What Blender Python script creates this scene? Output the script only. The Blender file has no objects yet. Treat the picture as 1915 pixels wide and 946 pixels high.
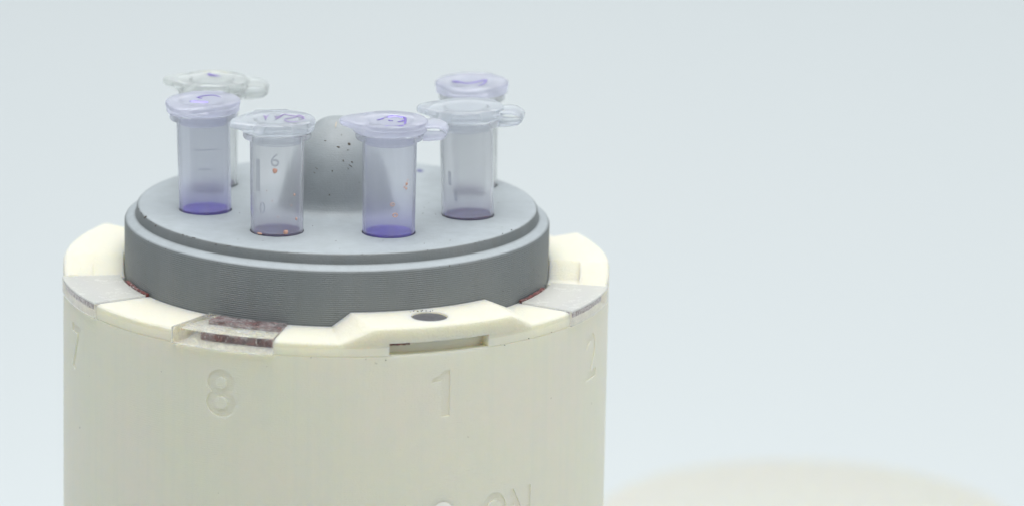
import bpy, bmesh, math, random
from mathutils import Vector, Matrix
R_ = math.radians
K = 0.0104                 # cm per layout unit
ZT = 1539.0                # table level below the layout origin
random.seed(7)
sc = bpy.context.scene
sc.unit_settings.scale_length = 0.01
COL = sc.collection

def P(x, y, z): return Vector((x*K, y*K, (z+ZT)*K))

# ------------------------------------------------------------------ camera
PITCH, ROLL, DIST, OFFX = R_(14.325), -0.0203056, 10000.0, 327.33
cd = bpy.data.cameras.new('camera'); cam = bpy.data.objects.new('camera', cd); COL.objects.link(cam)
F = Vector((0, math.cos(PITCH), -math.sin(PITCH))); U = Vector((0, math.sin(PITCH), math.cos(PITCH))); RX = Vector((1, 0, 0))
rr = RX*math.cos(ROLL) - U*math.sin(ROLL); uu = RX*math.sin(ROLL) + U*math.cos(ROLL)
m = Matrix((rr, uu, -F)).transposed().to_4x4()
m.translation = P(*(-F*DIST + RX*OFFX))
cam.matrix_world = m
cd.sensor_width = 36.0; cd.lens = DIST/1915*36
cd.clip_start = 1.0; cd.clip_end = 5000
cd.dof.use_dof = True
cd.dof.focus_distance = (DIST - 270)*K
cd.dof.aperture_fstop = 1e-3*cd.lens/(2*(135*K/2))
sc.camera = cam

# ------------------------------------------------------------------ light
w = bpy.data.worlds.new('World'); sc.world = w; w.use_nodes = True
bg = w.node_tree.nodes['Background']; bg.inputs[0].default_value = (0.80, 0.86, 0.92, 1); bg.inputs[1].default_value = 0.41
def area(name, loc, target, sx, sy, power, col):
    l = bpy.data.lights.new(name, 'AREA'); l.shape = 'RECTANGLE'; l.size = sx; l.size_y = sy; l.energy = power; l.color = col
    o = bpy.data.objects.new(name, l); COL.objects.link(o); o.location = loc
    o.rotation_euler = (Vector(target)-Vector(loc)).to_track_quat('-Z', 'Y').to_euler(); return o
area('overhead_softbox', (0, -12, 58), (0, -4, 16), 36, 36, 23000, (1, 1, 0.99))
area('side_softbox', (110, -50, 45), (0, 0, 12), 70, 70, 21000, (1, 0.99, 0.96))
area('fill_softbox', (-110, 10, 40), (0, 0, 12), 50, 60, 9000, (0.93, 0.96, 1))
area('ceiling_softbox', (12, 88, 130), (12, 89, 0), 190, 170, 205000, (1, 1, 1))
sc.view_settings.view_transform = 'Standard'; sc.view_settings.look = 'None'
sc.view_settings.exposure = 0.0; sc.view_settings.gamma = 1.0; sc.view_settings.use_curve_mapping = False
sc.render.engine = 'CYCLES'
cy = sc.cycles
cy.use_denoising = True
cy.max_bounces = 20; cy.transmission_bounces = 16; cy.transparent_max_bounces = 16; cy.glossy_bounces = 8; cy.diffuse_bounces = 6
cy.caustics_reflective = True; cy.caustics_refractive = True; cy.sample_clamp_indirect = 12.0; cy.blur_glossy = 0.5

# ------------------------------------------------------------------ materials
class NT:
    def __init__(s, name):
        s.m = bpy.data.materials.new(name); s.m.use_nodes = True; s.t = s.m.node_tree; s.t.nodes.clear()
        s.out = s.n('ShaderNodeOutputMaterial')
    def n(s, k, ins={}, **kw):
        x = s.t.nodes.new(k)
        for a, b in kw.items(): setattr(x, a, b)
        for a, b in ins.items():
            if isinstance(b, bpy.types.NodeSocket): s.t.links.new(b, x.inputs[a])
            else: x.inputs[a].default_value = b
        return x
    def math(s, op, a, b=0.0, clamp=False):
        x = s.n('ShaderNodeMath', {0: a, 1: b}, operation=op); x.use_clamp = clamp; return x.outputs[0]
    def mixc(s, f, a, b):
        x = s.n('ShaderNodeMix', {'Factor': f, 6: a, 7: b}, data_type='RGBA'); return x.outputs[2]
    def noise(s, vec, scale, detail=4, rough=.55):
        return s.n('ShaderNodeTexNoise', {'Vector': vec, 'Scale': scale, 'Detail': detail, 'Roughness': rough}).outputs['Fac']
    def ramp(s, f, a, b, c0=0.0, c1=1.0):
        return s.n('ShaderNodeMapRange', {'Value': f, 'From Min': a, 'From Max': b, 'To Min': c0, 'To Max': c1}).outputs[0]
    def pos(s): return s.n('ShaderNodeTexCoord').outputs['Object']
    def surf(s, x): s.t.links.new(x, s.out.inputs['Surface']); return s.m
def rgba(c): return (c[0], c[1], c[2], 1.0)

def mat_cream(name, layer=0.044, gran=True):
    t = NT(name); p = t.pos(); sep = t.n('ShaderNodeSeparateXYZ', {0: p})
    x, y, z = sep.outputs
    n1 = t.noise(p, 0.45, 3); n2 = t.noise(p, 2.6, 4)
    stretch = t.n('ShaderNodeMapping', {'Vector': p, 'Scale': (5, 5, .12)}).outputs[0]
    n3 = t.noise(stretch, 1.2, 4)
    c = t.mixc(t.ramp(n1, .35, .65), rgba((.79, .78, .63)) if gran else rgba((.575, .585, .53)), rgba((.805, .765, .645)) if gran else rgba((.585, .58, .53)))
    c = t.mixc(t.ramp(n2, .4, .75, 0, .35), c, rgba((.74, .75, .64)))
    c = t.mixc(t.ramp(n3, .45, .75, 0, .3), c, rgba((.72, .73, .63)))
    # small stray dark print blemishes
    sp = t.noise(p, 7.0, 2, .4)
    c = t.mixc(t.ramp(sp, .77, .80, 0, .5), c, rgba((.25, .23, .17)))
    lay = t.math('SINE', t.math('MULTIPLY', t.math('ADD', z, t.math('MULTIPLY', t.noise(p, .8, 2), .05)), 2*math.pi/layer))
    amp = t.ramp(t.noise(p, 1.1, 3), .3, .7, .15, 1.0)
    h1 = t.math('MULTIPLY', t.math('MULTIPLY', lay, amp), .0009)
    grain = t.math('MULTIPLY', t.noise(p, 28, 5, .7), .012)
    vert = t.math('MULTIPLY', n3, .010)
    h = t.math('ADD', t.math('ADD', h1, grain), vert)
    if gran:   # the sintered top faces of the ring are grainier than its wall
        topmask = t.ramp(z, (ZT-52)*K, (ZT-44)*K)
        g2 = t.math('MULTIPLY', t.math('MULTIPLY', t.noise(p, 22, 6, .75), .09), topmask)
        h = t.math('ADD', h, g2)
    b = t.n('ShaderNodeBump', {'Height': h, 'Strength': .8, 'Distance': 1.0})
    s = t.n('ShaderNodeBsdfPrincipled', {'Base Color': c, 'Roughness': .5, 'Subsurface Weight': .75, 'Subsurface Radius': (1.0, .85, .5),
            'Subsurface Scale': .45, 'Specular IOR Level': .35, 'Normal': b.outputs[0]})
    return t.surf(s.outputs[0])

def mat_grey():
    t = NT('grey_printed_plastic'); p = t.pos(); z = t.n('ShaderNodeSeparateXYZ', {0: p}).outputs[2]
    c = t.mixc(t.ramp(t.noise(p, 1.2, 4), .35, .7), rgba((.135, .152, .156)), rgba((.158, .172, .176)))
    c = t.mixc(t.ramp(t.noise(p, 9, 5, .7), .5, .8, 0, .35), c, rgba((.12, .132, .13)))
    stretch = t.n('ShaderNodeMapping', {'Vector': p, 'Scale': (4, 4, .3)}).outputs[0]
    c = t.mixc(t.ramp(t.noise(stretch, 1.0, 3), .45, .75, 0, .35), c, rgba((.12, .122, .112)))
    lay = t.math('SINE', t.math('MULTIPLY', t.math('ADD', z, t.math('MULTIPLY', t.noise(p, .9, 2), .03)), 2*math.pi/.0395))
    amp = t.ramp(t.noise(stretch, .7, 3), .3, .65, .35, 1.0)
    wall = t.ramp(z, 361*K, 357*K)     # the layer ridges show on the outer wall
    la = t.math('MULTIPLY', t.math('MULTIPLY', lay, amp), t.math('ADD', t.math('MULTIPLY', wall, .85), .15))
    c = t.mixc(t.math('MULTIPLY', t.ramp(la, -1, 1, 0, .30), wall), c, rgba((.25, .275, .275)))
    h = t.math('ADD', t.math('MULTIPLY', la, .0034), t.math('MULTIPLY', t.noise(p, 26, 5, .7), .010))
    # paler tone on the disc and its step stands in for overhead light
    top_lit = t.math('MAXIMUM', t.ramp(z, 385.5*K, 386.9*K), t.math('MULTIPLY', t.ramp(z, 359*K, 362*K), t.ramp(z, 369*K, 366*K)))
    top_lit = t.math('MULTIPLY', top_lit, t.ramp(z, 388*K, 402*K, 1.0, .52))      # weaker on the steep knob
    c = t.mixc(t.math('MULTIPLY', top_lit, t.ramp(t.noise(p, 3, 5, .65), .3, .7, .75, 1.0)), c, rgba((.335, .375, .398)))
    b = t.n('ShaderNodeBump', {'Height': h, 'Strength': .8, 'Distance': 1.0})
    s = t.n('ShaderNodeBsdfPrincipled', {'Base Color': c, 'Roughness': .5, 'Specular IOR Level': .6, 'Normal': b.outputs[0]})
    return t.surf(s.outputs[0])

def mat_plastic(name, tint, body, haze, rough=.15, bump=.35, film=None):
    """clear polypropylene: a refracting wall that also scatters some light"""
    t = NT(name); p = t.pos(); z = t.n('ShaderNodeSeparateXYZ', {0: p}).outputs[2]
    st = t.n('ShaderNodeMapping', {'Vector': p, 'Scale': (6, 6, .25)}).outputs[0]
    nz = t.noise(st, 1.5, 4)
    b = t.n('ShaderNodeBump', {'Height': t.math('MULTIPLY', nz, .006), 'Strength': bump, 'Distance': 1.0})
    g = t.n('ShaderNodeBsdfGlass', {'Color': rgba(tint), 'Roughness': rough, 'IOR': 1.42, 'Normal': b.outputs[0]})
    col = rgba(body)
    if film:      # dried dye clings to the lower part of the wall
        fz = t.ramp(t.math('ADD', z, t.math('MULTIPLY', nz, .35)), 1.15, -.05, 0, 1)
        fz = t.math('POWER', fz, 2.0)
        col = t.mixc(fz, rgba(body), rgba(film))
        t.t.links.new(t.mixc(fz, rgba(tint), rgba(tuple(.55*a_+.45*b_ for a_, b_ in zip(tint, film)))), g.inputs['Color'])
    d = t.n('ShaderNodeBsdfDiffuse', {'Color': col})
    tr = t.n('ShaderNodeBsdfTranslucent', {'Color': col})
    dt = t.n('ShaderNodeMixShader', {0: .55, 1: d.outputs[0], 2: tr.outputs[0]})
    f = t.math('ADD', haze, t.ramp(nz, .3, .7, -.04, .05) if bump else 0.0)
    mx = t.n('ShaderNodeMixShader', {0: f, 1: g.outputs[0], 2: dt.outputs[0]})
    return t.surf(mx.outputs[0])

def mat_simple(name, col, rough=.5, metal=0.0, noise_amt=.2, scale=8, bump=.01, coat=0.0, ss=0.0, spec=.5):
    t = NT(name); p = t.pos()
    d = tuple(v*(1-noise_amt) for v in col)
    n = t.noise(p, scale, 5, .65)
    c = t.mixc(t.ramp(n, .3, .7), rgba(col), rgba(d))
    b = t.n('ShaderNodeBump', {'Height': t.math('MULTIPLY', n, bump), 'Strength': .7, 'Distance': 1.0})
    s = t.n('ShaderNodeBsdfPrincipled', {'Base Color': c, 'Roughness': rough, 'Metallic': metal, 'Coat Weight': coat, 'Subsurface Weight': ss,
            'Subsurface Scale': .1, 'Specular IOR Level': spec, 'Normal': b.outputs[0]})
    return t.surf(s.outputs[0])

def mat_residue(name, c1, c2, thr):
    t = NT(name); p = t.pos()
    n = t.noise(p, 6, 6, .7); n2 = t.noise(p, 17, 6, .8)
    c = t.mixc(t.ramp(n, .38, .62), rgba(c1), rgba(c2))
    c = t.mixc(t.ramp(n2, thr-.05, thr+.03), c, rgba((.70, .66, .66)))
    b = t.n('ShaderNodeBump', {'Height': t.math('MULTIPLY', n2, .03), 'Strength': .7, 'Distance': 1.0})
    return t.surf(t.n('ShaderNodeBsdfPrincipled', {'Base Color': c, 'Roughness': .55, 'Normal': b.outputs[0]}).outputs[0])
def mat_acrylic(name, top_dust, side_dust, lo=.42, base=0.0, dc=(.94, .945, .95)):
    """clear sheet acrylic; its sanded upper face is dusted, the sawn rim less so"""
    t = NT(name); p = t.pos(); z = t.n('ShaderNodeSeparateXYZ', {0: p}).outputs[2]
    n = t.noise(p, 3.2, 6, .75); n2 = t.noise(p, 24, 5, .8)
    f = t.ramp(t.math('ADD', t.math('MULTIPLY', n, .6), t.math('MULTIPLY', n2, .4)), lo, .58)
    amt = t.ramp(z, 24.5*K, 26.5*K, side_dust, top_dust)
    f = t.math('MAXIMUM', t.math('MULTIPLY', f, amt, True), t.ramp(z, 24.5*K, 26.5*K, 0, base))
    b = t.n('ShaderNodeBump', {'Height': t.math('MULTIPLY', n2, .010), 'Strength': .12, 'Distance': 1.0})
    g = t.n('ShaderNodeBsdfGlass', {'Color': (.99, .992, 1, 1), 'Roughness': .02, 'IOR': 1.45, 'Normal': b.outputs[0]})
    d = t.n('ShaderNodeBsdfDiffuse', {'Color': rgba(dc), 'Normal': b.outputs[0]})
    tr = t.n('ShaderNodeBsdfTranslucent', {'Color': (.9, .9, .92, 1)})
    dt = t.n('ShaderNodeMixShader', {0: .5, 1: d.outputs[0], 2: tr.outputs[0]})
    mx = t.n('ShaderNodeMixShader', {0: f, 1: g.outputs[0], 2: dt.outputs[0]})
    return t.surf(mx.outputs[0])

M = {
 'cream': mat_cream('cream_printed_resin'),
 'cream2': mat_cream('cream_printed_resin_cover', gran=False),
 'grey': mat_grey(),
 'body_lilac': mat_plastic('lilac_tube_plastic', (.984, .988, 1.0), (.89, .915, 1.0), .14, film=(.70, .66, .97)),
 'body_clear': mat_plastic('clear_tube_plastic', (.993, .994, .999), (.93, .95, .99), .10, film=(.82, .80, .90)),
 'body_grey': mat_plastic('smoky_tube_plastic', (.992, .996, .995), (.93, .95, .95), .10),
 'lid_lilac': mat_plastic('lilac_lid_plastic', (.985, .985, 1.0), (.84, .865, .97), .28, .13, 0.0),
 'lid_clear': mat_plastic('frosted_lid_plastic', (.988, .993, 1.0), (.84, .885, .935), .27, .13, 0.0),
 'lid_green': mat_plastic('pale_green_lid_plastic', (.99, .997, .994), (.84, .875, .87), .27, .13, 0.0),
 'liq_violet': mat_simple('violet_dye', (.22, .15, .78), .12, 0, .25, 4, .004, ss=.2),
 'liq_grey': mat_simple('dull_violet_dye', (.25, .22, .40), .14, 0, .3, 4, .004, ss=.2),
 'ink': mat_simple('violet_marker_ink', (.17, .12, .44), .4, 0, .3, 14),
 'ink_brown': mat_simple('faded_marker_ink', (.26, .20, .40), .5, 0, .3, 14),
 'ink_blur': mat_simple('smeared_violet_ink', (.42, .37, .86), .5, 0, .1, 14),
 'drop': mat_simple('orange_droplet', (.70, .42, .33), .15, 0, .25, 20, coat=.6, ss=.3),
 'rust': mat_residue('dried_red_brown_residue', (.25, .07, .062), (.075, .03, .03), .60),
 'film': mat_residue('thin_brown_reflection', (.40, .34, .36), (.20, .13, .13), .50),
 'pin': mat_simple('dull_grey_metal', (.24, .24, .26), .38, .75, .3, 10, .008),
 'pit': mat_simple('dark_brown_pit', (.075, .055, .04), .8, 0, .3, 20),
 'tan': mat_simple('tan_scuff', (.46, .41, .34), .7, 0, .2, 20),
 'blue': mat_simple('navy_dye_spot', (.05, .05, .22), .3, 0, .3, 20),
 'acr_clear': mat_acrylic('clear_acrylic', .35, .22),
 'acr_frost': mat_acrylic('frosted_acrylic', .92, .2, .30, .78, (.70, .725, .715)),
 'highlight': mat_simple('white_highlight_resin', (.80, .79, .72), .35, 0, .03, 8, .002),
 'emboss': mat_plastic('moulded_plastic_mark', (.965, .97, .985), (.74, .78, .84), .22),
}
def mat_paper():
    t = NT('pale_blue_grey_paper'); p = t.pos()
    c = t.mixc(t.ramp(t.noise(p, .02, 3), .3, .7), rgba((.605, .65, .658)), rgba((.613, .652, .658)))
    s = t.n('ShaderNodeBsdfPrincipled', {'Base Color': c, 'Roughness': .9, 'Specular IOR Level': .15})
    return t.surf(s.outputs[0])
M['paper'] = mat_paper()

# ------------------------------------------------------------------ helpers
def finish(o, ang=35):
    me = o.data
    for p in me.polygons: p.use_smooth = True
    me.set_sharp_from_angle(angle=R_(ang))
def link_mesh(name, verts, faces, mat, parent=None, ang=35, fix=True):
    me = bpy.data.meshes.new(name); me.from_pydata([tuple(v) for v in verts], [], faces); me.validate()
    if fix:
        bm = bmesh.new(); bm.from_mesh(me); bmesh.ops.remove_doubles(bm, verts=bm.verts, dist=1e-5)
        bmesh.ops.recalc_face_normals(bm, faces=bm.faces); bm.to_mesh(me); bm.free()
    o = bpy.data.objects.new(name, me); COL.objects.link(o)
    if mat: me.materials.append(mat)
    finish(o, ang)
    if parent: o.parent = parent
    return o
def empty(name, loc, label, cat, group=None):
    o = bpy.data.objects.new(name, None); COL.objects.link(o); o.location = loc; o.empty_display_size = .3
    o['label'] = label; o['category'] = cat
    if group: o['group'] = group
    return o
def lathe(prof, seg=96, closed=False, rfun=None):
    """prof: (r, z); closed joins the last point to the first"""
    V, Fc = [], []; n = len(prof)
    for i in range(seg):
        a = 2*math.pi*i/seg
        for j, (r, z) in enumerate(prof):
            q = rfun(j, r, a) if rfun else r
            V.append((q*K*math.sin(a), -q*K*math.cos(a), z*K))
    for i in range(seg):
        k = (i+1) % seg
        for j in range(n if closed else n-1):
            l = (j+1) % n
            Fc.append((i*n+j, k*n+j, k*n+l, i*n+l))
    return V, Fc
def boolean(o, cutter, op='DIFFERENCE'):
    md = o.modifiers.new('b', 'BOOLEAN'); md.object = cutter; md.operation = op; md.solver = 'EXACT'
    dg = bpy.context.evaluated_depsgraph_get(); dg.update()
    me = bpy.data.meshes.new_from_object(o.evaluated_get(dg)); o.modifiers.clear()
    old = o.data; o.data = me; bpy.data.meshes.remove(old)
    cm = cutter.data; bpy.data.objects.remove(cutter); bpy.data.meshes.remove(cm)
def cyl_pt(az, r, z): a = R_(az); return P(r*math.sin(a), -r*math.cos(a), z)
def sector(name, a0, a1, r0, r1, z0, z1, mat, n=14, parent=None, origin=None, bev=0.0, jag=0.0):
    """a block between two radii and two azimuths; optionally bevelled"""
    bm = bmesh.new(); ring = []
    for i in range(n+1):
        a = a0+(a1-a0)*i/n
        jr = random.uniform(-jag, jag); jz = random.uniform(-jag, jag)
        ring.append([bm.verts.new(cyl_pt(a, r, z)) for r, z in ((r0+jr, z0), (r1+jr, z0), (r1+jr, z1+jz), (r0+jr, z1+jz))])
    for i in range(n):
        for j in range(4):
            k = (j+1) % 4; bm.faces.new((ring[i][j], ring[i+1][j], ring[i+1][k], ring[i][k]))
    bm.faces.new(ring[0]); bm.faces.new(ring[-1][::-1])
    bmesh.ops.recalc_face_normals(bm, faces=bm.faces)
    if bev:
        es = [e for e in bm.edges if e.calc_face_angle(0) > R_(50)]
        bmesh.ops.bevel(bm, geom=es, offset=bev*K, segments=2, affect='EDGES', profile=.6)
    if origin is not None: bmesh.ops.translate(bm, verts=bm.verts, vec=-Vector(origin))
    me = bpy.data.meshes.new(name); bm.to_mesh(me); bm.free()
    o = bpy.data.objects.new(name, me); COL.objects.link(o)
    if mat: me.materials.append(mat)
    finish(o, 30)
    if parent: o.parent = parent
    elif origin is not None: o.location = origin
    return o
def vcyl(name, c, r, z0, z1, mat=None, seg=48, parent=None, top_r=None, bev=0.0):
    pr = [(0, z0), (r, z0)] + ([(r, z1-bev), (r-bev, z1)] if bev else [(r if top_r is None else top_r, z1)]) + [(0, z1)]
    V, Fc = lathe(pr, seg)
    V = [(v[0]+c[0], v[1]+c[1], v[2]+c[2]) for v in V]
    return link_mesh(name, V, Fc, mat, parent)

# ------------------------------------------------------------------ backdrop (seamless sweep)
def backdrop():
    prof = [(-160, 0), (60, 0), (150, 0)]
    cyy, R = 150.0, 90.0
    for i in range(1, 17):
        a = R_(90*i/16); prof.append((cyy+R*math.sin(a), R-R*math.cos(a)))
    prof.append((cyy+R, 260))
    V, Fc = [], []; xs = [-260, -130, 0, 130, 260]
    for x in xs:
        for y, z in prof: V.append((x, y, z))
    n = len(prof)
    for i in range(len(xs)-1):
        for j in range(n-1): Fc.append((i*n+j, (i+1)*n+j, (i+1)*n+j+1, i*n+j+1))
    o = link_mesh('backdrop', V, Fc, M['paper'], fix=False); o['kind'] = 'structure'
backdrop()

# ------------------------------------------------------------------ cream drum
LOW, TOP, SEAM, RO, RI = -41.0, -14.5, -67.5, 510.0, 397.8
drum = empty('printed_drum', P(0, 0, -ZT), 'tall cream printed drum with engraved numerals, holding the grey rotor', 'drum')
def build_drum():
    cols = [(0.7, 3, LOW), (5.6, 10, TOP), (44.4, 40.5, TOP), (53.2, 46, LOW), (83.5, 82, LOW), (86.5, 92, TOP), (114, 116.5, TOP), (124, 124, LOW),
            (236, 236, LOW), (246, 243.5, TOP), (270.6, 271.4, TOP), (280, 283, LOW)]
    full = []
    for i, c in enumerate(cols):
        d = cols[(i+1) % len(cols)]; d = (d[0]+360, d[1]+360, d[2]) if i == len(cols)-1 else d
        st = max(1, int((d[0]-c[0])/1.2))
        for k in range(st):
            t = k/st
            full.append(tuple(c[q]+(d[q]-c[q])*t for q in range(3)))
    rs = [(RI, -1.5), (RI+1.5, 0), (425, 0), (455, 0), (485, 0), (500, 0), (505, -1.2), (508.5, -4), (RO, -9)]
    walls = [(RO, -50), (RO, SEAM+1.2), (RO-1.6, SEAM), (RO, SEAM-1.2), (RO, -200), (RO, -500), (RO, -ZT+4), (RO-4, -ZT)]
    V, Fc = [], []; n = None
    for ai, ao, lev in full:
        col = []
        for r, dz in rs:
            a = R_(ai+(ao-ai)*(r-RI)/(RO-RI)); col.append(P(r*math.sin(a), -r*math.cos(a), lev+dz))
        a = R_(ao)
        for r, z in walls: col.append(P(r*math.sin(a), -r*math.cos(a), z))
        col.append(P(0, 0, -ZT)); col.append(P(0, 0, -330))
        a = R_(ai); col.append(P(RI*math.sin(a), -RI*math.cos(a), -330))
        n = len(col); V += col
    N = len(full)
    for i in range(N):
        k = (i+1) % N
        for j in range(n):
            l = (j+1) % n
            if j == n-3: continue                     # axis to axis
            Fc.append((i*n+j, k*n+j, k*n+l, i*n+l))
    base = P(0, 0, -ZT)
    o = link_mesh('drum_body', [v-base for v in V], Fc, M['cream'], fix=True)
    o.parent = drum
    def cutter(a0, a1, r0, r1, z0, z1, n=10):
        c = sector('cut', a0, a1, r0, r1, z0, z1, None, n); return c
    def sub(c): 
        # cutter is in world space, the body is offset by its parent
        boolean(o, c)
    o.parent = None; o.location = base; bpy.context.view_layer.update()
    # slots under the raised blocks, and recesses that the acrylic plates sit in
    sub(cutter(12.7, 34.5, 490, 520, -66.4, -44))
    for a0, a1 in ((92, 113), (-113, -92)): sub(cutter(a0, a1, 430, 520, -66.4, -44))
    for a0, a1 in PLATES: sub(cutter(a0+.06, a1-.06, 390, 520, -67, 10))
    # stepped inner part of the two rear blocks
    for ab, at, af, ro in ((85.5, 95, 80, 457), (-79.5, -95, -72, 459)):
        bm = bmesh.new(); pr = [(af, 392, LOW-.2), (ab, 392, LOW-.2), (at, 392, 2), (af, 392, 2)]
        ra = [bm.verts.new(cyl_pt(a_, 392, z_)) for a_, _, z_ in pr]; rb_ = [bm.verts.new(cyl_pt(a_, ro, z_)) for a_, _, z_ in pr]
        bm.faces.new(ra); bm.faces.new(rb_[::-1])
        for q in range(4): bm.faces.new((ra[q], rb_[q], rb_[(q+1) % 4], ra[(q+1) % 4]))
        bmesh.ops.recalc_face_normals(bm, faces=bm.faces); me = bpy.data.meshes.new('cut'); bm.to_mesh(me); bm.free()
        c = bpy.data.objects.new('cut', me); COL.objects.link(c); bpy.context.view_layer.update(); sub(c)
    hc = P(181.3, -412.6, 0)
    sub(vcyl('cut', (hc.x, hc.y, ZT*K), 33, -45, 20))
    # engraved numerals
    for txt, az, zc, wd, hg in ENGR:
        cu = bpy.data.curves.new('t', 'FONT'); cu.body = txt; cu.extrude = .5; cu.resolution_u = 6; cu.offset = .018
        to = bpy.data.objects.new('t', cu); COL.objects.link(to)
        dg = bpy.context.evaluated_depsgraph_get(); dg.update()
        me = bpy.data.meshes.new_from_object(to.evaluated_get(dg)); bpy.data.objects.remove(to)
        if txt == '1':    # a flagged one without a foot
            bm = bmesh.new(); pg = [(.52, 0), (1, 0), (1, 1), (.66, 1), (.42, .9), (0, .84), (0, .74), (.52, .78)]
            lo = [bm.verts.new((a, b_, -1)) for a, b_ in pg]; hi = [bm.verts.new((a, b_, 1)) for a, b_ in pg]
            bm.faces.new(lo[::-1]); bm.faces.new(hi)
            for q in range(8): bm.faces.new((lo[q], lo[(q+1) % 8], hi[(q+1) % 8], hi[q]))
            bm.to_mesh(me); bm.free()
        xs = [v.co.x for v in me.vertices]; ys = [v.co.y for v in me.vertices]
        x0, x1, y0, y1 = min(xs), max(xs), min(ys), max(ys)
        for v in me.vertices:
            u = (v.co.x-(x0+x1)/2)/(x1-x0)*wd; h = (v.co.y-(y0+y1)/2)/(y1-y0)*hg
            a = R_(az)+u/RO; r = 507.9 if v.co.z < 0 else 520
            v.co = P(r*math.sin(a), -r*math.cos(a), zc+h)
        bm = bmesh.new(); bm.from_mesh(me); bmesh.ops.remove_doubles(bm, verts=bm.verts, dist=1e-5); bmesh.ops.recalc_face_normals(bm, faces=bm.faces); bm.to_mesh(me); bm.free()
        c = bpy.data.objects.new('cut', me); COL.objects.link(c); bpy.context.view_layer.update()
        boolean(o, c)
    o.location = (0, 0, 0); o.parent = drum
    finish(o, 30)
    return o
PLATES = [(-32.9, -10.6), (-79.5, -57.1), (58.5, 80.5)]
ENGR = [('8', -21.8, -148, 58, 88), ('1', 23.7, -143, 36, 86), ('7', -67.4, -147, 56, 88), ('2', 69.5, -146, 56, 88), ('ON', 39.9, -388, 118, 92)]
ENGR += [(str(k), a, -147, 56, 88) for k, a in ((3, 113), (6, -113))]
body = build_drum()
hp = P(181.3, -412.6, -ZT)
vcyl('metal_pin', (hp.x, hp.y, ZT*K-hp.z*0), 32, -44, TOP-2.2, M['pin'], 48, None, bev=1.2)
bpy.data.objects['metal_pin'].parent = drum
sector('residue_shade_strip', 12.8, 17.5, 490.3, 493, -52, -44.3, M['rust'], 12, drum, P(0, 0, -ZT), jag=2)  # dark strip painting in the shade of the slot's deep gap
b = link_mesh('highlight_disc', *lathe([(0, 4), (8, 3.6), (15, 2.4), (22, .2), (26, -2), (26, -5), (0, -5)], 40), M['highlight'], drum)  # raised pale disc added in place of a soft white highlight
b.rotation_euler = (R_(90), 0, R_(24.5)); b.location = P(509*math.sin(R_(24.5)), -509*math.cos(R_(24.5)), -366-0) - P(0, 0, -ZT)

# ------------------------------------------------------------------ acrylic plates
def plate(a0, a1, mat, label, strip, top=-37.6, rout=514.5, r0=407.0, sr=(399.6, 406.6), st=1.6, film=None):
    am = (a0+a1)/2; org = cyl_pt(am, 455, -66.6)
    t = empty('acrylic_plate', org, label, 'plate', 'acrylic plates in the drum slots')
    sector('plate_body', a0, a1, r0, rout, -67.6, top, mat, 20, t, org, bev=1.0)
    s = sector('residue_shade_strip', strip[0], strip[1], sr[0], sr[1], -66.5, top+st, M['rust'], 40, t, org, jag=1.0)
    if film: sector('reflection_strip', film[0], film[1], 478, 484, -58, top-5, M['film'], 20, t, org, jag=1.6)  # embedded dark strip standing in for the reflection in the front face
    return t
plate(-32.9, -10.6, M['acr_clear'], 'clear acrylic plate with a red-brown inner strip, above the engraved 8', (-29.5, -11.2), top=-36.8, rout=517, r0=401.5, sr=(403.5, 441), st=-3.2)
plate(-79.5, -57.1, M['acr_frost'], 'frosted acrylic plate at the left side of the drum, above the engraved 7', (-72, -57.5), film=(-78, -58))
plate(58.5, 80.5, M['acr_frost'], 'frosted acrylic plate with a red edge at the right side of the drum', (58.9, 74), film=(59.2, 77))

# ------------------------------------------------------------------ grey rotor
ZD = 87.1
rotor = empty('tube_rotor', P(0, 0, -300), 'grey printed rotor disc with a central knob, set in the cream drum', 'rotor')
prof = [(0, -300), (396.4, -300), (396.4, 57), (395, 60), (391, 62), (379, 66.5), (376.5, 68), (375.5, 71), (373.5, 84), (371.5, 86.3), (367, ZD), (150, ZD)]
V, Fc = lathe([(r, z+300) for r, z in prof] + [(138, ZD+300.5), (128, ZD+302), (118, ZD+306), (110, ZD+314)], 256)
kn = [(110, 14), (105, 30), (100, 52), (95, 74), (88, 98), (80, 118), (71, 134), (60, 147), (49, 156.5), (40, 163.5), (33, 168.5), (26, 171.5), (18, 172.7), (9, 173), (0, 173)]
kn = [(r, z*.953) for r, z in kn]
# disc and knob are one casting
V, Fc = lathe([(r, z+300) for r, z in prof] + [(138, ZD+300.5), (128, ZD+302), (118, ZD+306)] + [(r, ZD+300+z) for r, z in kn], 256)
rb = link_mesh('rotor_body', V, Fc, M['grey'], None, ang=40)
rb.location = P(0, 0, -300); bpy.context.view_layer.update()
TUBES = [  # x, y, lid x shift, height, body, lid, liquid, tab direction, ink, label
 (-243, -59, -6.1, 210, 'body_lilac', 'lid_lilac', 'liq_violet', 248, 88, 'A', 'lilac microtube with smeared violet scribble on its lid, nearest the left edge of the rotor'),
 (-103, -210, -1.4, 212, 'body_clear', 'lid_clear', 'liq_grey', 207, 100, 'B', 'clear microtube with moulded 6 and orange specks, left of the central knob'),
 (101, -204, -0.6, 213, 'body_lilac', 'lid_lilac', 'liq_violet', 178, -2, 'C', 'lilac microtube with pointed lid tab and ringed orange droplets, right of the knob'),
 (244, -59, -6.8, 208, 'body_clear', 'lid_clear', 'liq_grey', 176, -6, '', 'clear microtube with unmarked lid and looped hinge, nearest the right edge of the rotor'),
 (-243, 144, -1.3, 205, 'body_grey', 'lid_green', 'liq_grey', 180, 0, 'D', 'blurred microtube with whitish lid spreading left and right, behind the lilac tube at the left'),
 (248, 178, -2.9, 203, 'body_grey', 'lid_lilac', 'liq_grey', 262, 85, 'E', 'blurred microtube with a violet scribble on its lid, behind the unmarked tube at the right'),
]
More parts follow.
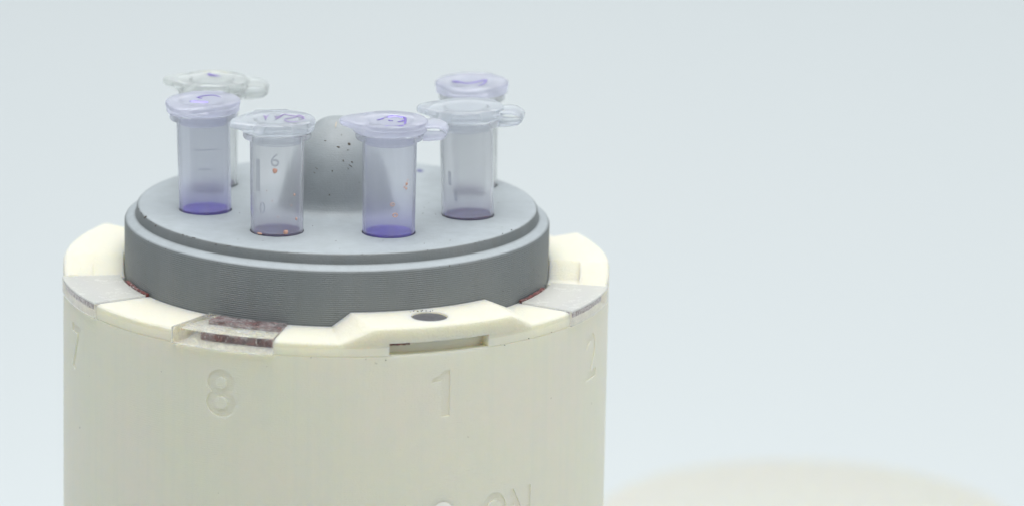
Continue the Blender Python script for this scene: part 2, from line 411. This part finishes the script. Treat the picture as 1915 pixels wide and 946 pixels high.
for (x, y, *_r) in TUBES:
    c = P(x, y, 0); boolean(rb, vcyl('cut', (c.x, c.y, ZT*K), 49.4, -150, ZD+60, seg=64))
rb.parent = rotor; rb.location = (0, 0, 0); finish(rb, 40)
def dab(name, pts, mat, parent, base):
    """small irregular flattened lumps sitting in the surface: (centre, normal, length, width)"""
    bm = bmesh.new()
    for c, nrm, ln, wd, rot in pts:
        q = Vector(nrm).to_track_quat('Z', 'X').to_matrix().to_4x4()
        mt = Matrix.Translation(Vector(c)-base) @ q @ Matrix.Rotation(rot, 4, 'Z') @ Matrix.Diagonal((ln*.8*K, wd*.8*K, 1.2*K, 1))
        r = bmesh.ops.create_icosphere(bm, subdivisions=2, radius=1.0, matrix=Matrix())
        for v in r['verts']:
            v.co = mt @ (v.co*random.uniform(.75, 1.15))
    me = bpy.data.meshes.new(name); bm.to_mesh(me); bm.free(); me.materials.append(mat)
    o = bpy.data.objects.new(name, me); COL.objects.link(o); o.parent = parent; return o
def knob_r(h):
    for (r0, z0), (r1, z1) in zip(kn, kn[1:]):
        if z0 <= h <= z1: return r0+(r1-r0)*(h-z0)/(z1-z0)
    return 112
pts = []
for az, z, ln, wd, rot in [(19, 217, 4.5, 3.2, .3), (2.2, 213, 4.2, 1.8, 1.4), (-20, 222, 3.2, 1.3, 1.5), (16, 208, 3, .7, 1.5), (8.5, 190, 2.8, 1.5, .2),
                           (19.5, 187, 2.6, 1.3, .9), (17, 181, 5.5, .9, .9), (14, 176, 2.6, .7, .9), (-4.6, 172, 1.9, 1.4, 0), (-6.6, 129, 1.9, 1.5, 0),
                           (-24, 174, 5, .6, 1.1), (-26, 166, 3, .8, 1.1), (26, 150, 1.2, .8, 0), (8, 232, 1.3, .9, 0)]:
    r = knob_r(z-ZD); a = R_(az); pts.append((P(r*math.sin(a), -r*math.cos(a), z), (math.sin(a), -math.cos(a), .35), ln, wd, rot))
# nicks along the rim edges
for az, r, z, ln in [(-70, 372, 86, 4.5), (-61, 373, 84, 3.4), (-47, 372, 86, 2), (-34, 373, 84, 2.4), (-30, 373, 85, 1.8), (-27, 373, 84, 1.5), (-42, 372, 86, 1.6),
                     (-50, 395, 59, 2), (-31, 395, 58, 2.4), (33, 395, 59, 2.4), (36, 395, 58, 2), (30, 394, 60, 1.5), (62, 369, 87, 2.4), (57, 369, 87, 1.8), (46, 371, 86, 1.4), (28, 372, 86, 1.3), (-12, 372, 86, 1.2), (8, 395, 58, 1.4), (-16, 395, 58, 1.5)]:
    a = R_(az); pts.append((P(r*math.sin(a), -r*math.cos(a), z), (math.sin(a)*.7, -math.cos(a)*.7, .7), ln, ln*.5, random.uniform(-.6, .6)))
for k in range(55):
    a = R_(random.uniform(-85, 85)); e = random.random() < .5
    r, z = (372, 85.5) if e else (394.5, 59)
    s = random.uniform(.4, 1.1); pts.append((P(r*math.sin(a), -r*math.cos(a), z+random.uniform(-2, 1)), (math.sin(a)*.7, -math.cos(a)*.7, .7), s*1.4, s*.7, random.uniform(0, 3)))
for k in range(26):
    a = R_(random.uniform(-80, 80)); z = random.uniform(-20, 50); s = random.uniform(.4, .9)
    pts.append((P(396*math.sin(a), -396*math.cos(a), z), (math.sin(a), -math.cos(a), 0), s*1.3, s, random.uniform(0, 3)))
for k in range(30):
    a = R_(random.uniform(-110, 110)); r = random.uniform(140, 360); s = random.uniform(.4, .9)
    if min(math.hypot(r*math.sin(a)-t[0], -r*math.cos(a)-t[1]) for t in TUBES) > 58:
        pts.append((P(r*math.sin(a), -r*math.cos(a), ZD), (0, 0, 1), s*1.5, s, random.uniform(0, 3)))
o = dab('surface_pits', pts, M['pit'], rotor, P(0, 0, -300)); o['kind'] = 'stuff'
r = knob_r(247-ZD); a = R_(-6)
dab('scuff_mark', [(P(r*math.sin(a), -r*math.cos(a), 247), (math.sin(a)*.4, -math.cos(a)*.4, .8), 12, 1.6, 0)], M['tan'], rotor, P(0, 0, -300))
dab('dye_spot', [(P(147, 278, ZD), (0, 0, 1), 8, 14, 0.2)], M['blue'], rotor, P(0, 0, -300))

# a few rusty crumbs by the metal pin on the raised block
pts = []
for dx, dy, s in [(-12, 36, 2.4), (-4, 39, 3), (6, 40, 2.2), (-20, 37, 1.6), (14, 38, 1.6), (-16, 42, 1.2), (0, 44, 1.5), (-28, 30, 1.3), (20, 43, 1)]:
    c = P(181.3+dx*.9+dy*-.3, -412.6+dy*.9, TOP+.1)
    if math.hypot(181.3+dx*.9-dy*.3, -412.6+dy*.9) > 399: pts.append((c, (0, 0, 1), s, s*.6, dx*.3))
o = dab('dark_crumbs', pts, M['pit'], drum, P(0, 0, -ZT)); o['kind'] = 'stuff'
pts = []
for az, z, s in [(45, -66, 1.6), (38.5, -69, 1.4), (12, -74, 1.8), (8, -71, 1), (-36, -128, .8), (-12, -90, .8), (30, -230, .9), (-3, -69, 1), (52, -66, .9)]:
    a = R_(az); pts.append((P(510*math.sin(a), -510*math.cos(a), z), (math.sin(a), -math.cos(a), 0), s, s*.7, az))
o = dab('print_blemishes', pts, M['pit'], drum, P(0, 0, -ZT)); o['kind'] = 'stuff'

# ------------------------------------------------------------------ microtubes
INK = {
 'C': (19.6, 'ink', [[(-23, -34), (-17, -28), (-11, -17)], [(-8, -13), (3, 3), (17, -3), (27, -12), (28, -60), (22, -79), (8, -76), (-7, -82)], [(-2, -35), (2, -38), (6, -39)], [(15, -46), (21, -41), (28, -25)]]),
 'B': (23, 'ink_brown', [[(-25, -8), (-21, -24), (-17, -6)], [(-21, -24), (-20, -43)], [(-5, -14), (2, -20), (8, -7), (2, -26), (-3, -38)], [(-3, -38), (10, 1), (23, -4), (36, -13), (47, -25), (54, -44)], [(14, -40), (21, -55), (38, -57), (54, -44)], [(14, -36), (24, -27), (32, -19), (39, -2), (49, -25), (43, -37)]]),
 'A': (31, 'ink', [[(-12, -21), (0, -7), (15, -2), (24, -8), (32, -19)], [(-23, -52), (-9, -52), (3, -58), (11, -62)], [(-9, -21), (-1, -30)]]),
 'D': (51, 'ink', [[(-10, -23), (0, -33), (15, -38)], [(-7, -16), (3, -36)], [(-6, -22), (9, -33)]]),
 'E': (59, 'ink', [[(-36, -79), (-28, -71), (-13, -87), (2, -82), (16, -67), (27, -59), (21, -94), (12, -105)], [(-35, -69), (-25, -85)], [(-36, -74), (-29, -80)]]),
}
def ribbon_strokes(name, strokes, z, wd, mat, parent):
    bm = bmesh.new()
    for s in strokes:
        # subdivide and round the stroke (Catmull-Rom)
        p = [Vector((a, b, 0)) for a, b in s]; q = []
        for i in range(len(p)-1):
            p0 = p[max(i-1, 0)]; p1 = p[i]; p2 = p[i+1]; p3 = p[min(i+2, len(p)-1)]
            for k in range(5):
                t = k/5; q.append(.5*((2*p1)+(p2-p0)*t+(2*p0-5*p1+4*p2-p3)*t*t+(3*p1-p0-3*p2+p3)*t**3))
        q.append(p[-1]); L = []; n = len(q)
        for i, c in enumerate(q):
            d = (q[min(i+1, n-1)]-q[max(i-1, 0)]).normalized(); nn = Vector((-d.y, d.x, 0))
            w_ = wd*(.55+.45*math.sin(math.pi*min(1, (i+1)/n*1.1)))*random.uniform(.8, 1.15)
            L.append([bm.verts.new(((c+nn*w_*sgn).x*K, (c+nn*w_*sgn).y*K, (z+dz)*K)) for sgn, dz in ((-1, -.3), (-.8, .5), (.8, .5), (1, -.3))])
        for i in range(n-1):
            for j in range(3): bm.faces.new((L[i][j], L[i+1][j], L[i+1][j+1], L[i][j+1]))
    bmesh.ops.recalc_face_normals(bm, faces=bm.faces)
    me = bpy.data.meshes.new(name); bm.to_mesh(me); bm.free(); me.materials.append(M[mat])
    o = bpy.data.objects.new(name, me); COL.objects.link(o); o.parent = parent; return o
def lid_outline(theta):
    return sum(lid_r(theta+k*.035) for k in range(-6, 7))/13
H = 215.0; DEEP = 130
def lid_r(theta):
    """outline of the lid flange: a circle with a blunt thumb tab towards theta = 0"""
    t = abs((theta+math.pi) % (2*math.pi)-math.pi); R0 = 69.5; tip = 112; ta = math.acos(R0/tip)
    if t > ta+.12: return R0
    r = R0/math.cos(ta-t) if t < ta else R0
    blunt = 92/max(.2, math.cos(t))
    return min(r, blunt) if t < ta else R0
def make_tube(i, x, y, dx, h, bm_, lm_, qm_, tab, hinge, ink, label):
    z0 = ZD-(H-h)
    root = empty('microtube', P(x, y, z0), label, 'tube', 'microtubes standing in the rotor')
    root.rotation_euler = (0, math.atan2(dx, H), 0)
    # tube body: outer skin up, lip, inner skin down
    pr = [(0, -DEEP-4), (8, -DEEP-3), (46, -DEEP+40), (47.8, -60), (48, 0), (49.8, H-42), (50.5, H-40), (61, H-37), (62.3, H-35), (62.3, H-26.5), (60.5, H-25), (46, H-24),
          (45, H-25), (44.8, H-50), (43.2, 0), (43, -60), (41, -DEEP+42), (6, -DEEP+2), (0, -DEEP+2)]
    link_mesh('tube_body', *lathe(pr, 72), M[bm_], root, ang=40)
    # liquid, a hair inside the wall
    lz = (H-h)+3.5
    pl = [(0, -DEEP+3), (6, -DEEP+3), (40.4, -DEEP+42), (42.4, -60), (42.6, lz), (41, lz-.9), (37, lz-1.4), (0, lz-1.5)]
    link_mesh('liquid', *lathe(pl, 56), M[qm_], root, ang=40)
    # lid
    lp = [(0, H-1.2), (44, H-1.2), (50, H-.8), (53, H), (58, H), ('t', 7, H-.4), ('t', 3.2, H-1.4), ('t', 1, H-3.2), ('t', 0, H-5.5), ('t', 0, H-10), ('t', 1.2, H-12), (67.8, H-18), (67.4, H-22), (65.8, H-23), (60, H-23), (60, H-21.5), (44.4, H-21.5),
          (43.6, H-24), (43.0, H-44), (41.5, H-46), (39.5, H-46), (38.5, H-44), (38.5, H-9), (36, H-7.2), (0, H-7.2)]
    seg = 120; V = []; Fc = []; n = len(lp)
    for s in range(seg):
        th = 2*math.pi*s/seg; a = th+R_(tab)
        for e_ in lp:
            z = e_[-1]; q = lid_outline(th)-e_[1] if e_[0] == 't' else e_[0]
            V.append((q*math.cos(a)*K, q*math.sin(a)*K, z*K))
    for s in range(seg):
        k = (s+1) % seg
        for j in range(n-1): Fc.append((s*n+j, k*n+j, k*n+j+1, s*n+j+1))
    lid = link_mesh('lid', V, Fc, M[lm_], root, ang=26)
    # hinge strap: a loop from the lid down to the collar, opposite the tab
    a = R_(hinge); d = Vector((math.cos(a), math.sin(a), 0)); s_ = Vector((-d.y, d.x, 0))
    path = [(66, H-9), (78, H-8), (90, H-9), (100, H-13), (105, H-19), (104, H-25), (97, H-29.5), (86, H-31), (74, H-31.5), (62, H-31)]
    hw = [36, 34, 31, 29, 27, 27, 29, 31, 34, 36]; V = []; Fc = []
    for k, (r, z) in enumerate(path):
        pa = path[max(k-1, 0)]; pb = path[min(k+1, len(path)-1)]
        tx, tz = pb[0]-pa[0], pb[1]-pa[1]; L = math.hypot(tx, tz); nx, nz = -tz/L, tx/L
        th = 2.0 if 3 <= k <= 5 else 2.8
        for sg, o_ in ((-1, -.6), (-.9, -1), (.9, -1), (1, -.6), (1, .6), (.9, 1), (-.9, 1), (-1, .6)):
            c = d*(r+nx*th*o_)+s_*(hw[k]*sg); V.append((c.x*K, c.y*K, (z+nz*th*o_)*K))
    for k in range(len(path)-1):
        for j in range(8): l = (j+1) % 8; Fc.append((k*8+j, (k+1)*8+j, (k+1)*8+l, k*8+l))
    Fc.append(tuple(range(8))); Fc.append(tuple(range((len(path)-1)*8, len(path)*8))[::-1])
    link_mesh('hinge_strap', V, Fc, M[lm_], root, ang=50)
    if ink:
        dy, mt, st = INK[ink]
        for s in st: ribbon_strokes('ink_stroke', [[(a_, b_+dy) for a_, b_ in s]], H-.6, 1.7 if ink in 'BA' else 2.6, mt, lid)
        if ink in 'AC':
            smear = [[(-20, -20), (0, -27), (12, -28)]] if ink == 'A' else [[(-5, 10), (12, 18), (24, 8)]]
            ribbon_strokes('ink_smear', smear, H-.75, 7 if ink == 'A' else 4.5, 'ink_blur', lid)
    return root
roots = [make_tube(i, *t) for i, t in enumerate(TUBES)]
def on_tube(root, az, h, r=48.9):
    a = R_(az); return Vector((r*K*math.sin(a), -r*K*math.cos(a), h*K)), Vector((math.sin(a), -math.cos(a), 0))
def droplet(root, az, h, sz, ring=False, asp=1.0, r=48.8):
    c, nrm = on_tube(root, az, h, r)
    q = nrm.to_track_quat('Z', 'Y').to_matrix().to_4x4()
    bm = bmesh.new()
    if ring:
        n1, n2 = 20, 8; g = [[bm.verts.new(((sz+sz*.28*math.cos(6.283*j/n2))*math.cos(6.283*i/n1)*K, (sz+sz*.28*math.cos(6.283*j/n2))*math.sin(6.283*i/n1)*.85*K, sz*.25*math.sin(6.283*j/n2)*K)) for j in range(n2)] for i in range(n1)]
        for i in range(n1):
            for j in range(n2): bm.faces.new((g[i][j], g[(i+1) % n1][j], g[(i+1) % n1][(j+1) % n2], g[i][(j+1) % n2]))
    else:
        bmesh.ops.create_icosphere(bm, subdivisions=3, radius=1)
        for v in bm.verts:
            k = 1+.10*math.sin(v.co.x*3+sz)+.08*math.cos(v.co.y*3+az); v.co = Vector((v.co.x*sz*K*k, v.co.y*sz*asp*K*k, v.co.z*sz*.4*K))
    bm.transform(Matrix.Translation(c) @ q)
    bmesh.ops.recalc_face_normals(bm, faces=bm.faces)
    me = bpy.data.meshes.new('droplet'); bm.to_mesh(me); bm.free(); me.materials.append(M['drop'])
    for p in me.polygons: p.use_smooth = True
    o = bpy.data.objects.new('droplet', me); COL.objects.link(o); o.parent = root
for a in [(-2, 126, 4.2, False, 1.2), (43, 79, 2.2), (49, 33, 2.6), (35, 60, 1.2), (-38, 6, 5, False, .5), (22, 11, 4.5, False, .9), (-8, 70, 1), (5, 40, 1.1), (-20, 88, 1)]: droplet(roots[1], *a)
for a in [(42, 101, 3.0), (41, 93, 2.4), (36, 96, 1.8), (45, 108, 1.6), (9, 65, 3.4, True), (15, 45, 4, True)]: droplet(roots[2], *a)
# moulded figures and graduation lines on the tube walls
def moulded(root, txt, az, h, wd, hg):
    cu = bpy.data.curves.new('t', 'FONT'); cu.body = txt; cu.extrude = .03
    to = bpy.data.objects.new('t', cu); COL.objects.link(to)
    dg = bpy.context.evaluated_depsgraph_get(); dg.update()
    me = bpy.data.meshes.new_from_object(to.evaluated_get(dg)); bpy.data.objects.remove(to)
    xs = [v.co.x for v in me.vertices]; ys = [v.co.y for v in me.vertices]
    x0, x1, y0, y1 = min(xs), max(xs), min(ys), max(ys)
    for v in me.vertices:
        u = (v.co.x-(x0+x1)/2)/(x1-x0)*wd; q = (v.co.y-(y0+y1)/2)/(y1-y0)*hg
        a = R_(az)+u/49; rr_ = 49.0 if v.co.z < 0 else 50.1
        v.co = (rr_*K*math.sin(a), -rr_*K*math.cos(a), (h+q)*K)
    me.name = 'moulded_figure'; me.materials.clear(); me.materials.append(M['emboss'])
    o = bpy.data.objects.new('moulded_figure', me); COL.objects.link(o); o.parent = root
moulded(roots[1], '6', -2, 146, 15, 24)
moulded(roots[1], 'l', -42, 115, 7, 60)
moulded(roots[1], '0', -30, 55, 11, 22)
moulded(roots[0], '_', 3, 92, 20, 3)
moulded(roots[0], '_', 8, 128, 40, 2)
moulded(roots[3], 'l', -40, 85, 6, 26)
moulded(roots[3], 'l', -25, 52, 5, 18)

# ------------------------------------------------------------------ second drum cover behind, out of focus
pr = [(0, 0), (506, 0), (510, 4), (510, 236), (507, 248), (498, 256), (484, 260), (0, 260)]
o = link_mesh('drum_cover', *lathe(pr, 160), M['cream2'], None); o.location = P(1047, 2517, -ZT)
o['label'] = 'round cream cover lying on the backdrop at the lower right, far out of focus'; o['category'] = 'cover'
